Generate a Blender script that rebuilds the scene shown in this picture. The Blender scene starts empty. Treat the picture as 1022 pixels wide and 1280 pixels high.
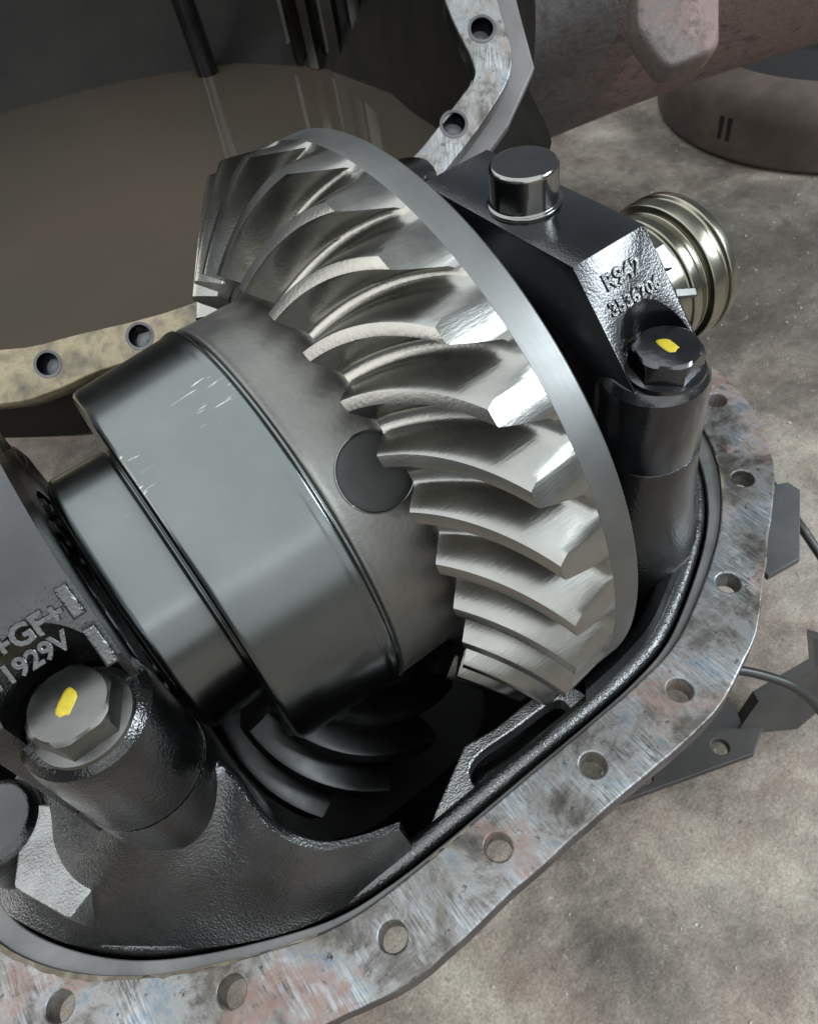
import bpy, bmesh, math, random
from mathutils import Vector, Matrix, noise as mnoise

random.seed(7)
scene = bpy.context.scene
COL = scene.collection

# ------------------------------------------------------------------ camera
CAM = Vector((-0.2156, -0.3730, 0.4211))
CR = Matrix(((0.7966, -0.5888, -0.1369), (-0.5322, -0.5757, -0.6207), (0.2867, 0.5673, -0.7720)))
cam_d = bpy.data.cameras.new('camera')
cam = bpy.data.objects.new('camera', cam_d)
COL.objects.link(cam)
cam_d.sensor_fit = 'VERTICAL'
cam_d.sensor_height = 36.0
cam_d.lens = 960.44 / 1280 * 36.0
cam_d.clip_start = 0.02
cam_d.clip_end = 100
right, up, back = CR[0].normalized(), -CR[1].normalized(), -CR[2].normalized()
right = up.cross(back).normalized()
up = back.cross(right)
cam.matrix_world = Matrix(((right.x, up.x, back.x, CAM.x), (right.y, up.y, back.y, CAM.y),
                           (right.z, up.z, back.z, CAM.z), (0, 0, 0, 1)))
cam_d.dof.use_dof = True
cam_d.dof.focus_distance = 0.47
cam_d.dof.aperture_fstop = 20.0
scene.camera = cam

# ------------------------------------------------------------------ world and lamps (open workshop)
world = bpy.data.worlds.new('World')
scene.world = world
world.use_nodes = True
wb = world.node_tree.nodes['Background']
wb.inputs[0].default_value = (0.80, 0.90, 1.0, 1)
wb.inputs[1].default_value = 0.13

def area(name, loc, target, sx, sy, power, col):
    d = bpy.data.lights.new(name, 'AREA')
    d.shape = 'RECTANGLE'
    d.size, d.size_y, d.energy, d.color = sx, sy, power, col
    o = bpy.data.objects.new(name, d)
    COL.objects.link(o)
    o.location = loc
    o.rotation_euler = (Vector(target) - Vector(loc)).to_track_quat('-Z', 'Y').to_euler()
    return o
sky_l = area('workshop_skylight', (-0.8, 0.0, 3.2), (-0.8, 0.0, 0), 5.0, 12.0, 205, (0.93, 0.98, 1.0))
sky_l.rotation_euler = (0, 0, 0)
area('workshop_doorway', (2.3, -2.0, 2.1), (0, -0.05, 0), 1.5, 1.2, 74, (0.84, 0.94, 1.0))
area('workshop_entrance', (-1.0, -5.2, 1.75), (-0.2, 0, 0.3), 6.5, 3.0, 40, (0.97, 1.0, 0.98))
area('workshop_side_opening', (-3.2, 0.9, 1.7), (-0.1, 0.0, 0.05), 2.6, 1.8, 26, (1.0, 0.98, 0.94))

vs = scene.view_settings
vs.view_transform = 'Standard'
vs.look = 'None'
vs.exposure = 0.68
vs.gamma = 1.0
vs.use_curve_mapping = False

# ------------------------------------------------------------------ materials
def new_mat(name):
    m = bpy.data.materials.new(name)
    m.use_nodes = True
    nt = m.node_tree
    return m, nt, nt.nodes['Principled BSDF']

def N(nt, t, **kw):
    n = nt.nodes.new(t)
    for k, v in kw.items():
        if k.startswith('i_'):
            key = k[2:].replace('_', ' ')
            n.inputs[key].default_value = v
        else:
            setattr(n, k, v)
    return n

def ramp(nt, src, stops):
    r = nt.nodes.new('ShaderNodeValToRGB')
    e = r.color_ramp.elements
    while len(e) < len(stops):
        e.new(0.5)
    for el, (p, c) in zip(e, stops):
        el.position = p
        el.color = (*c, 1) if len(c) == 3 else c
    nt.links.new(src, r.inputs[0])
    return r

def coords(nt, scale=(1, 1, 1), rot=(0, 0, 0)):
    tc = N(nt, 'ShaderNodeTexCoord')
    mp = N(nt, 'ShaderNodeMapping')
    mp.inputs['Scale'].default_value = scale
    mp.inputs['Rotation'].default_value = rot
    nt.links.new(tc.outputs['Object'], mp.inputs[0])
    return mp.outputs[0]

def noise(nt, vec, scale, detail=4, rough=0.55, dist=0.0):
    n = N(nt, 'ShaderNodeTexNoise')
    n.inputs['Scale'].default_value = scale
    n.inputs['Detail'].default_value = detail
    n.inputs['Roughness'].default_value = rough
    n.inputs['Distortion'].default_value = dist
    nt.links.new(vec, n.inputs['Vector'])
    return n.outputs['Fac']

def bump(nt, bsdf, h, strength, dist, prev=None):
    b = N(nt, 'ShaderNodeBump')
    b.inputs['Strength'].default_value = strength
    b.inputs['Distance'].default_value = dist
    nt.links.new(h, b.inputs['Height'])
    if prev:
        nt.links.new(prev, b.inputs['Normal'])
    nt.links.new(b.outputs[0], bsdf.inputs['Normal'])
    return b.outputs[0]

def mix(nt, fac, a, b):
    m = N(nt, 'ShaderNodeMix', data_type='RGBA')
    if isinstance(fac, float):
        m.inputs[0].default_value = fac
    else:
        nt.links.new(fac, m.inputs[0])
    for s, i in ((a, 6), (b, 7)):
        if isinstance(s, tuple):
            m.inputs[i].default_value = (*s, 1)
        else:
            nt.links.new(s, m.inputs[i])
    return m.outputs[2]

def math_n(nt, op, a, b=None, clamp=False):
    m = N(nt, 'ShaderNodeMath', operation=op, use_clamp=clamp)
    for s, i in ((a, 0), (b, 1)):
        if s is None:
            continue
        if isinstance(s, (int, float)):
            m.inputs[i].default_value = s
        else:
            nt.links.new(s, m.inputs[i])
    return m.outputs[0]

def mat_steel(name, col, dark, rough, brush=(1, 1, 1), bscale=60, bstr=0.05, coat=0.0):
    m, nt, b = new_mat(name)
    v = coords(nt)
    n1 = noise(nt, v, 22, 5)
    c = ramp(nt, n1, [(0.3, dark), (0.7, col)])
    nt.links.new(c.outputs[0], b.inputs['Base Color'])
    b.inputs['Metallic'].default_value = 1.0
    r = N(nt, 'ShaderNodeMapRange')
    r.inputs['To Min'].default_value = rough * 0.75
    r.inputs['To Max'].default_value = rough * 1.3
    nt.links.new(noise(nt, v, 45, 5), r.inputs[0])
    nt.links.new(r.outputs[0], b.inputs['Roughness'])
    vb = coords(nt, brush)
    bump(nt, b, noise(nt, vb, bscale, 3), bstr, 0.0006)
    b.inputs['Coat Weight'].default_value = coat
    b.inputs['Coat Roughness'].default_value = 0.08
    return m

def mat_cast(name, col, rough, grain=640, gstr=0.5, coat=0.35, var=0.5, metal=0.0):
    m, nt, b = new_mat(name)
    v = coords(nt)
    big = noise(nt, v, 18, 4)
    c = ramp(nt, big, [(0.3, tuple(x * (1 - var) for x in col)), (0.75, tuple(x * (1 + var) for x in col))])
    nt.links.new(c.outputs[0], b.inputs['Base Color'])
    b.inputs['Metallic'].default_value = metal
    b.inputs['IOR'].default_value = 1.65
    r = N(nt, 'ShaderNodeMapRange')
    r.inputs['To Min'].default_value = rough * 0.6
    r.inputs['To Max'].default_value = rough * 1.5
    nt.links.new(big, r.inputs[0])
    nt.links.new(r.outputs[0], b.inputs['Roughness'])
    g1 = noise(nt, v, grain, 2, 0.5)
    g2 = noise(nt, v, grain * 0.34, 3, 0.6)
    h = math_n(nt, 'ADD', g1, math_n(nt, 'MULTIPLY', g2, 0.45))
    msk = ramp(nt, noise(nt, v, 34, 3, 0.6), [(0.35, (0.6, 0.6, 0.6)), (0.62, (1, 1, 1))])
    bo = bump(nt, b, math_n(nt, 'MULTIPLY', h, msk.outputs[0]), gstr, 0.0018)
    nt.links.new(bo, b.inputs['Coat Normal'])
    b.inputs['Coat Weight'].default_value = coat
    b.inputs['Coat Roughness'].default_value = 0.11
    b.inputs['Coat IOR'].default_value = 1.5
    return m

M = {}
M['gear'] = mat_steel('ground_gear_steel', (0.345, 0.343, 0.322), (0.25, 0.248, 0.232), 0.28, brush=(1, 6, 6), bscale=90, bstr=0.22)
M['gear_body'] = mat_steel('ring_gear_rim_steel', (0.20, 0.203, 0.20), (0.165, 0.168, 0.165), 0.42, brush=(8, 1, 1), bscale=60, bstr=0.1)
M['bronze'] = mat_steel('adjuster_bronze_steel', (0.36, 0.345, 0.28), (0.22, 0.21, 0.165), 0.24)
M['bolt'] = mat_steel('bolt_steel', (0.19, 0.19, 0.18), (0.10, 0.10, 0.095), 0.36, bscale=200, bstr=0.2)
M['darkbolt'] = mat_steel('black_bolt_steel', (0.13, 0.13, 0.135), (0.07, 0.07, 0.075), 0.22, bscale=200, bstr=0.2)
M['pin'] = mat_steel('pin_steel', (0.30, 0.30, 0.285), (0.18, 0.18, 0.17), 0.14)
M['cast'] = mat_cast('oily_black_casting', (0.022, 0.022, 0.023), 0.24, gstr=0.26, coat=1.0, metal=0.85)
M['cast_smooth'] = mat_cast('oily_black_casting_smooth', (0.022, 0.023, 0.026), 0.18, gstr=0.10, coat=0.9, metal=0.7)
M['cast_grey'] = mat_cast('dark_grey_casting', (0.26, 0.26, 0.257), 0.34, gstr=0.6, coat=0.8, metal=0.95)
M['cast_mid'] = mat_cast('oily_dark_grey_casting', (0.080, 0.080, 0.081), 0.28, gstr=0.45, coat=1.0, metal=0.95)
M['cast_face'] = mat_cast('oily_black_cast_face', (0.022, 0.022, 0.023), 0.24, gstr=0.10, coat=1.0, metal=0.85)
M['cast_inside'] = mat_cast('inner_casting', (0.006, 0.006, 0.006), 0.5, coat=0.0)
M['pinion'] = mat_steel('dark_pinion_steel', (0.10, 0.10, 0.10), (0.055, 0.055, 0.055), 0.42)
M['plug'] = mat_cast('matt_dark_plug', (0.012, 0.0125, 0.012), 0.6, gstr=0.1, coat=0.0)
M['rubber'] = mat_cast('black_rubber', (0.012, 0.012, 0.012), 0.45, gstr=0.1, coat=0.0)

def mat_case():
    m, nt, b = new_mat('case_dark_polished_steel')
    v = coords(nt)
    n1 = noise(nt, v, 9, 5)
    base = ramp(nt, n1, [(0.3, (0.125, 0.138, 0.138)), (0.7, (0.175, 0.186, 0.182))])
    # light scratches running along the axis
    vs_ = coords(nt, (22, 420, 420), (0, 0, 0))
    sc = ramp(nt, noise(nt, vs_, 1.0, 2, 0.5), [(0.66, (0, 0, 0)), (0.70, (1, 1, 1))])
    msk = ramp(nt, noise(nt, v, 14, 3), [(0.53, (0, 0, 0)), (0.60, (1, 1, 1))])
    f = math_n(nt, 'MULTIPLY', sc.outputs[0], msk.outputs[0])
    c = mix(nt, math_n(nt, 'MULTIPLY', f, 0.8), base.outputs[0], (0.6, 0.6, 0.58))
    nt.links.new(c, b.inputs['Base Color'])
    b.inputs['Metallic'].default_value = 1.0
    r = N(nt, 'ShaderNodeMapRange')
    r.inputs['To Min'].default_value = 0.15
    r.inputs['To Max'].default_value = 0.30
    nt.links.new(noise(nt, v, 24, 5), r.inputs[0])
    nt.links.new(r.outputs[0], b.inputs['Roughness'])
    vb = coords(nt, (60, 1.5, 1.5))
    bump(nt, b, noise(nt, vb, 30, 3), 0.06, 0.0006)
    return m
M['case'] = mat_case()
M['case_satin'] = mat_steel('satin_case_steel', (0.23, 0.225, 0.21), (0.16, 0.158, 0.148), 0.46, bscale=260, bstr=0.35)

def mat_flange():
    m, nt, b = new_mat('scraped_flange_steel')
    v = coords(nt)
    n1 = noise(nt, v, 20, 9, 0.74, 0.4)
    base = ramp(nt, n1, [(0.32, (0.035, 0.032, 0.030)), (0.43, (0.11, 0.10, 0.092)), (0.53, (0.25, 0.245, 0.235)), (0.61, (0.15, 0.185, 0.225)), (0.72, (0.085, 0.070, 0.072))])
    # fine scraper marks in two directions, each in its own patches
    s1 = noise(nt, coords(nt, (700, 60, 60), (0, 0, 0.55)), 1.0, 2, 0.5)
    s2 = noise(nt, coords(nt, (700, 60, 60), (0, 0, -0.5)), 1.0, 2, 0.5)
    pk = ramp(nt, noise(nt, v, 26, 2), [(0.46, (0, 0, 0)), (0.54, (1, 1, 1))])
    mm = N(nt, 'ShaderNodeMix', data_type='FLOAT')
    nt.links.new(pk.outputs[0], mm.inputs[0])
    nt.links.new(s1, mm.inputs[2])
    nt.links.new(s2, mm.inputs[3])
    scr = mm.outputs[0]
    sr = ramp(nt, scr, [(0.42, (0, 0, 0)), (0.62, (1, 1, 1))])
    sm = ramp(nt, noise(nt, v, 19, 3), [(0.46, (0.08, 0.08, 0.08)), (0.58, (1, 1, 1))])
    c1 = mix(nt, math_n(nt, 'MULTIPLY', math_n(nt, 'MULTIPLY', sr.outputs[0], sm.outputs[0]), 0.75), base.outputs[0], (0.40, 0.435, 0.46))
    # pinkish primer and rust remnants
    p = ramp(nt, noise(nt, v, 9, 6, 0.65, 0.3), [(0.53, (0, 0, 0)), (0.575, (1, 1, 1))])
    fine = ramp(nt, noise(nt, v, 110, 4), [(0.35, (0.2, 0.2, 0.2)), (0.6, (1, 1, 1))])
    f = math_n(nt, 'MULTIPLY', p.outputs[0], fine.outputs[0])
    c2 = mix(nt, math_n(nt, 'MULTIPLY', f, 0.8), c1, (0.21, 0.125, 0.10))
    # brown oil varnish and dark pits
    br = ramp(nt, noise(nt, v, 13, 8, 0.74, 0.5), [(0.50, (0, 0, 0)), (0.66, (1, 1, 1))])
    c2 = mix(nt, math_n(nt, 'MULTIPLY', br.outputs[0], 0.6), c2, (0.10, 0.085, 0.06))
    d = ramp(nt, noise(nt, v, 130, 5, 0.75), [(0.30, (1, 1, 1)), (0.40, (0, 0, 0))])
    c3 = mix(nt, d.outputs[0], c2, (0.035, 0.032, 0.030))
    nt.links.new(c3, b.inputs['Base Color'])
    mt = ramp(nt, f, [(0.0, (0.75, 0.75, 0.75)), (0.6, (0.05, 0.05, 0.05))])
    nt.links.new(mt.outputs[0], b.inputs['Metallic'])
    r = N(nt, 'ShaderNodeMapRange')
    r.inputs['To Min'].default_value = 0.30
    r.inputs['To Max'].default_value = 0.55
    nt.links.new(n1, r.inputs[0])
    nt.links.new(r.outputs[0], b.inputs['Roughness'])
    h = math_n(nt, 'ADD', math_n(nt, 'MULTIPLY', scr, 0.8), noise(nt, v, 240, 5, 0.7))
    bump(nt, b, h, 0.30, 0.0008)
    return m
M['flange'] = mat_flange()

def mat_mottle(name, cols, scale, rough, metal=0.0, bstr=0.3, coat=0.0, fine=120):
    m, nt, b = new_mat(name)
    v = coords(nt)
    n1 = noise(nt, v, scale, 6, 0.62, 0.3)
    k = len(cols)
    c = ramp(nt, n1, [(0.28 + 0.44 * i / (k - 1), cc) for i, cc in enumerate(cols)])
    nt.links.new(c.outputs[0], b.inputs['Base Color'])
    b.inputs['Roughness'].default_value = rough
    b.inputs['Metallic'].default_value = metal
    bump(nt, b, noise(nt, v, fine, 4, 0.6), bstr, 0.0012)
    b.inputs['Coat Weight'].default_value = coat
    b.inputs['Coat Roughness'].default_value = 0.1
    return m
M['lip'] = mat_mottle('smooth_grey_lip', [(0.085, 0.085, 0.085), (0.14, 0.14, 0.138), (0.19, 0.185, 0.18)], 20, 0.42, 0.3, 0.1)
M['edge'] = mat_mottle('flange_side', [(0.03, 0.028, 0.027), (0.07, 0.06, 0.06), (0.13, 0.115, 0.11)], 30, 0.6, 0.2, 0.6)
M['hflange'] = mat_mottle('oily_housing_flange', [(0.045, 0.034, 0.022), (0.15, 0.12, 0.065), (0.27, 0.225, 0.125), (0.12, 0.075, 0.06)], 34, 0.30, 0.15, 0.4, 0.5)
def mat_arm():
    m, nt, b = new_mat('rusty_red_brown_axle_paint')
    v = coords(nt)
    sx = N(nt, 'ShaderNodeSeparateXYZ')
    nt.links.new(v, sx.inputs[0])
    n1 = noise(nt, v, 9, 7, 0.68, 0.5)
    f = math_n(nt, 'ADD', math_n(nt, 'MULTIPLY', sx.outputs['X'], 1.7), math_n(nt, 'MULTIPLY', n1, 0.9))
    c = ramp(nt, f, [(0.55, (0.060, 0.058, 0.060)), (0.85, (0.095, 0.085, 0.082)), (0.98, (0.135, 0.085, 0.070)), (1.0, (0.175, 0.115, 0.105))])
    d = ramp(nt, noise(nt, v, 40, 6, 0.7), [(0.36, (1, 1, 1)), (0.46, (0, 0, 0))])
    c2 = mix(nt, math_n(nt, 'MULTIPLY', d.outputs[0], 0.7), c.outputs[0], (0.045, 0.032, 0.028))
    l = ramp(nt, noise(nt, v, 26, 8, 0.75), [(0.62, (0, 0, 0)), (0.72, (1, 1, 1))])
    c3 = mix(nt, math_n(nt, 'MULTIPLY', l.outputs[0], 0.6), c2, (0.24, 0.215, 0.20))
    nt.links.new(c3, b.inputs['Base Color'])
    b.inputs['Roughness'].default_value = 0.5
    bump(nt, b, math_n(nt, 'ADD', noise(nt, v, 14, 4), math_n(nt, 'MULTIPLY', noise(nt, v, 110, 5, 0.65), 0.35)), 0.6, 0.010)
    return m
M['tube'] = mat_arm()
M['tubegrey'] = mat_mottle('grey_axle_paint', [(0.09, 0.085, 0.085), (0.15, 0.14, 0.14), (0.20, 0.18, 0.175)], 9, 0.5, 0.0, 0.25, 0.1)

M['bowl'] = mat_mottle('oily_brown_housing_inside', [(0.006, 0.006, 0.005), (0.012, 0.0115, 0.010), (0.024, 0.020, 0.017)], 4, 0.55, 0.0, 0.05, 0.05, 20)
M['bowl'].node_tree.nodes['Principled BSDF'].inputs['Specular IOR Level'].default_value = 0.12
M['drum'] = mat_mottle('brown_brake_drum', [(0.045, 0.034, 0.028), (0.085, 0.062, 0.05), (0.14, 0.10, 0.08)], 8, 0.65, 0.0, 0.4)
M['tab'] = mat_mottle('grey_painted_tab', [(0.045, 0.045, 0.046), (0.095, 0.095, 0.098)], 22, 0.5, 0.2, 0.1)
M['bracket'] = mat_mottle('black_painted_bracket', [(0.018, 0.017, 0.016), (0.035, 0.032, 0.03), (0.05, 0.046, 0.042)], 14, 0.5, 0.0, 0.2)
M['yellow'] = mat_mottle('yellow_paint_mark', [(0.34, 0.26, 0.012), (0.56, 0.45, 0.025)], 160, 0.5, 0.0, 0.5)
M['dark'] = mat_mottle('slot_dark_and_face_shade', [(0.006, 0.006, 0.006), (0.01, 0.01, 0.01)], 10, 0.7)
M['gasket'] = mat_mottle('old_gasket_remnant', [(0.03, 0.025, 0.018), (0.10, 0.08, 0.05), (0.22, 0.19, 0.14)], 60, 0.6, 0.0, 0.6)
M['chip'] = mat_mottle('pale_chips', [(0.30, 0.27, 0.23), (0.55, 0.52, 0.48)], 40, 0.7)

def mat_oil():
    m, nt, b = new_mat('brown_gear_oil')
    v = coords(nt)
    c = ramp(nt, noise(nt, v, 3.0, 4, 0.5), [(0.3, (0.058, 0.052, 0.041)), (0.7, (0.074, 0.056, 0.044))])
    nt.links.new(c.outputs[0], b.inputs['Base Color'])
    b.inputs['Roughness'].default_value = 0.05
    b.inputs['IOR'].default_value = 1.48
    return m
M['oil'] = mat_oil()

def mat_floor():
    m, nt, b = new_mat('stained_concrete')
    v = coords(nt)
    n1 = noise(nt, v, 6.5, 12, 0.72, 0.3)
    base = ramp(nt, n1, [(0.30, (0.080, 0.065, 0.050)), (0.42, (0.22, 0.185, 0.15)), (0.53, (0.36, 0.312, 0.255)), (0.68, (0.48, 0.43, 0.36))])
    red = ramp(nt, noise(nt, v, 8, 9, 0.7, 0.4), [(0.48, (0, 0, 0)), (0.62, (1, 1, 1))])
    c1 = mix(nt, math_n(nt, 'MULTIPLY', red.outputs[0], 0.55), base.outputs[0], (0.20, 0.135, 0.108))
    grey = ramp(nt, noise(nt, v, 3.3, 5, 0.6), [(0.55, (0, 0, 0)), (0.68, (1, 1, 1))])
    c2 = mix(nt, math_n(nt, 'MULTIPLY', grey.outputs[0], 0.5), c1, (0.19, 0.185, 0.16))
    oil = ramp(nt, noise(nt, v, 3.6, 12, 0.72), [(0.40, (1, 1, 1)), (0.52, (0, 0, 0))])
    c3 = mix(nt, math_n(nt, 'MULTIPLY', oil.outputs[0], 0.45), c2, (0.045, 0.040, 0.034))
    # one large oil stain on the floor beyond the carrier
    ds = N(nt, 'ShaderNodeVectorMath', operation='DISTANCE')
    nt.links.new(v, ds.inputs[0])
    ds.inputs[1].default_value = (0.82, 0.30, 0)
    dd = math_n(nt, 'ADD', ds.outputs['Value'], math_n(nt, 'MULTIPLY', noise(nt, v, 5, 9, 0.7), 0.75))
    st = ramp(nt, dd, [(0.52, (1, 1, 1)), (0.86, (0, 0, 0))])
    c3 = mix(nt, math_n(nt, 'MULTIPLY', st.outputs[0], 0.72), c3, (0.040, 0.036, 0.031))
    sp = ramp(nt, noise(nt, v, 90, 6, 0.7), [(0.33, (1, 1, 1)), (0.42, (0, 0, 0))])
    c4 = mix(nt, math_n(nt, 'MULTIPLY', sp.outputs[0], 0.55), c3, (0.06, 0.05, 0.04))
    sp2 = ramp(nt, noise(nt, v, 60, 8, 0.75), [(0.58, (0, 0, 0)), (0.68, (1, 1, 1))])
    c5 = mix(nt, math_n(nt, 'MULTIPLY', sp2.outputs[0], 0.5), c4, (0.46, 0.42, 0.37))
    fg = ramp(nt, noise(nt, v, 330, 4, 0.7), [(0.3, (0.62, 0.62, 0.62)), (0.7, (1.2, 1.2, 1.2))])
    mu = N(nt, 'ShaderNodeMix', data_type='RGBA', blend_type='MULTIPLY')
    mu.inputs[0].default_value = 1.0
    nt.links.new(c5, mu.inputs[6])
    nt.links.new(fg.outputs[0], mu.inputs[7])
    nt.links.new(mu.outputs[2], b.inputs['Base Color'])
    r = N(nt, 'ShaderNodeMapRange')
    r.inputs['To Min'].default_value = 0.45
    r.inputs['To Max'].default_value = 0.85
    nt.links.new(n1, r.inputs[0])
    nt.links.new(r.outputs[0], b.inputs['Roughness'])
    h = math_n(nt, 'ADD', noise(nt, v, 40, 6, 0.65), math_n(nt, 'MULTIPLY', noise(nt, v, 9, 4), 1.5))
    bump(nt, b, h, 0.55, 0.006)
    return m
M['floor'] = mat_floor()

# ------------------------------------------------------------------ helpers
def mesh_from_bm(bm, name, angle=35):
    bmesh.ops.remove_doubles(bm, verts=bm.verts, dist=1e-6)
    bmesh.ops.recalc_face_normals(bm, faces=bm.faces)
    me = bpy.data.meshes.new(name)
    bm.to_mesh(me)
    bm.free()
    finish(me, angle)
    return me

def finish(me, angle=35):
    me.polygons.foreach_set('use_smooth', [True] * len(me.polygons))
    me.set_sharp_from_angle(angle=math.radians(angle))
    me.update()

def obj(name, me, m=None, parent=None, mat4=None, label=None):
    o = bpy.data.objects.new(name, me)
    COL.objects.link(o)
    if m is not None and len(me.materials) == 0:
        me.materials.append(m if not isinstance(m, str) else M[m])
    if parent is not None:
        o.parent = parent
    if mat4 is not None:
        o.matrix_local = mat4
    if label:
        o['label'] = label
    return o

def thing(name, label, cat, loc=(0, 0, 0), group=None):
    o = bpy.data.objects.new(name, None)
    o.empty_display_size = 0.05
    COL.objects.link(o)
    o.location = loc
    return tag(o, label, cat, group)

def tag(o, label, cat, group=None, kind=None):
    o['label'] = label
    o['category'] = cat
    if group:
        o['group'] = group
    if kind:
        o['kind'] = kind
    return o

def lathe_x(profile, seg=160, closed=False):
    """profile of (x, r) revolved about the X axis"""
    bm = bmesh.new()
    rings = []
    for x, r in profile:
        rings.append([bm.verts.new((x, r * math.cos(2 * math.pi * k / seg), r * math.sin(2 * math.pi * k / seg))) for k in range(seg)])
    n = len(rings)
    for i in range(n if closed else n - 1):
        a, b = rings[i], rings[(i + 1) % n]
        for k in range(seg):
            k2 = (k + 1) % seg
            bm.faces.new((a[k], a[k2], b[k2], b[k]))
    return bm

def rounded(profile, radius, steps=4, closed=False):
    """round the inner corners of an open (x, r) polyline"""
    out = []
    n = len(profile)
    for i, p in enumerate(profile):
        p = Vector(p)
        if not closed and i in (0, n - 1):
            out.append(tuple(p))
            continue
        a, b = Vector(profile[i - 1]), Vector(profile[(i + 1) % n])
        rr = min(radius, (a - p).length * 0.45, (b - p).length * 0.45)
        p0, p1 = p + (a - p).normalized() * rr, p + (b - p).normalized() * rr
        for k in range(steps + 1):
            t = k / steps
            out.append(tuple(p0 * (1 - t) ** 2 + p * 2 * t * (1 - t) + p1 * t * t))
    return out

def bspl(pts, per=6, closed=True):
    """Catmull-Rom through the points"""
    n = len(pts)
    P = [Vector(p) for p in pts]
    out = []
    for i in range(n if closed else n - 1):
        if closed:
            a, b, c, d = P[i - 1], P[i], P[(i + 1) % n], P[(i + 2) % n]
        else:
            b, c = P[i], P[i + 1]
            a = P[i - 1] if i else b * 2 - c
            d = P[i + 2] if i + 2 < n else c * 2 - b
        for k in range(per):
            t = k / per
            out.append(0.5 * ((2 * b) + (c - a) * t + (2 * a - 5 * b + 4 * c - d) * t * t + (3 * b - a - 3 * c + d) * t ** 3))
    if not closed:
        out.append(P[-1])
    return out

def plate(name, outlines, thick, bevel=0.001):
    """flat plate in XY with holes, centred on z = 0"""
    cu = bpy.data.curves.new(name + '_curve', 'CURVE')
    cu.dimensions = '2D'
    cu.fill_mode = 'BOTH'
    cu.extrude = max(thick / 2 - bevel, 0.0001)
    cu.bevel_depth = bevel
    cu.bevel_resolution = 2
    cu.offset = -bevel
    for pts in outlines:
        s = cu.splines.new('POLY')
        s.points.add(len(pts) - 1)
        for q, p in zip(s.points, pts):
            q.co = (p[0], p[1], 0, 1)
        s.use_cyclic_u = True
    tmp = bpy.data.objects.new(name + '_tmp', cu)
    COL.objects.link(tmp)
    bpy.context.view_layer.update()
    dg = bpy.context.evaluated_depsgraph_get()
    me = bpy.data.meshes.new_from_object(tmp.evaluated_get(dg))
    me.name = name
    bpy.data.objects.remove(tmp)
    bpy.data.curves.remove(cu)
    me.materials.clear()
    finish(me, 40)
    return me

def circle(cx, cy, r, n=28):
    return [(cx + r * math.cos(2 * math.pi * k / n), cy + r * math.sin(2 * math.pi * k / n)) for k in range(n)]

def tube(path, rad, seg=10, closed=False, caps=True):
    """sweep a circle (rad may be a function of the 0..1 position)"""
    bm = bmesh.new()
    P = [Vector(p) for p in path]
    n = len(P)
    rings = []
    nrm = None
    for i in range(n):
        if closed:
            t = (P[(i + 1) % n] - P[i - 1]).normalized()
        else:
            t = (P[min(i + 1, n - 1)] - P[max(i - 1, 0)]).normalized()
        if nrm is None:
            nrm = t.cross(Vector((0, 0, 1)))
            if nrm.length < 1e-3:
                nrm = t.cross(Vector((1, 0, 0)))
        nrm = (nrm - t * nrm.dot(t)).normalized()
        bn = t.cross(nrm)
        r = rad(i / (n - 1)) if callable(rad) else rad
        rings.append([bm.verts.new(P[i] + (nrm * math.cos(2 * math.pi * k / seg) + bn * math.sin(2 * math.pi * k / seg)) * r) for k in range(seg)])
    for i in range(n if closed else n - 1):
        a, b = rings[i], rings[(i + 1) % n]
        for k in range(seg):
            k2 = (k + 1) % seg
            bm.faces.new((a[k], b[k], b[k2], a[k2]))
    if caps and not closed:
        bm.faces.new(rings[0])
        bm.faces.new(rings[-1][::-1])
    return bm

def loft(rings, closed_u=True, cap_start=False, cap_end=False):
    bm = bmesh.new()
    R = [[bm.verts.new(p) for p in r] for r in rings]
    n = len(R[0])
    for i in range(len(R) - 1):
        for k in range(n if closed_u else n - 1):
            k2 = (k + 1) % n
            bm.faces.new((R[i][k], R[i][k2], R[i + 1][k2], R[i + 1][k]))
    if cap_start:
        bm.faces.new(R[0])
    if cap_end:
        bm.faces.new(R[-1][::-1])
    return bm

def lathe_z(profile, seg=64, cap=True):
    rings = [[(r * math.cos(2 * math.pi * k / seg), r * math.sin(2 * math.pi * k / seg), z) for k in range(seg)] for z, r in profile]
    return loft(rings, True, cap, cap)

def boolean(base_bm, ops, name, bevel=0.0, angle=35):
    """apply boolean modifiers (mode, bmesh) to base and return the evaluated mesh"""
    def tmpobj(bm, nm):
        bmesh.ops.recalc_face_normals(bm, faces=bm.faces)
        me = bpy.data.meshes.new(nm)
        bm.to_mesh(me)
        bm.free()
        o = bpy.data.objects.new(nm, me)
        COL.objects.link(o)
        return o
    o = tmpobj(base_bm, name + '_base')
    tools = []
    for i, (mode, bm) in enumerate(ops):
        t = tmpobj(bm, name + '_tool%d' % i)
        tools.append(t)
        md = o.modifiers.new('b%d' % i, 'BOOLEAN')
        md.operation = mode
        md.solver = 'EXACT'
        md.object = t
    if bevel:
        bv = o.modifiers.new('bev', 'BEVEL')
        bv.width = bevel
        bv.segments = 3
        bv.limit_method = 'ANGLE'
        bv.angle_limit = math.radians(28)
        bv.use_clamp_overlap = True
    bpy.context.view_layer.update()
    dg = bpy.context.evaluated_depsgraph_get()
    me = bpy.data.meshes.new_from_object(o.evaluated_get(dg))
    me.name = name
    for t in tools + [o]:
        d = t.data
        bpy.data.objects.remove(t)
        bpy.data.meshes.remove(d)
    me.materials.clear()
    finish(me, angle)
    return me

def prism_x(poly, x0, x1):
    """polygon of (y, z) extruded along X"""
    return loft([[(x0, y, z) for y, z in poly], [(x1, y, z) for y, z in poly]], True, True, True)

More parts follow.
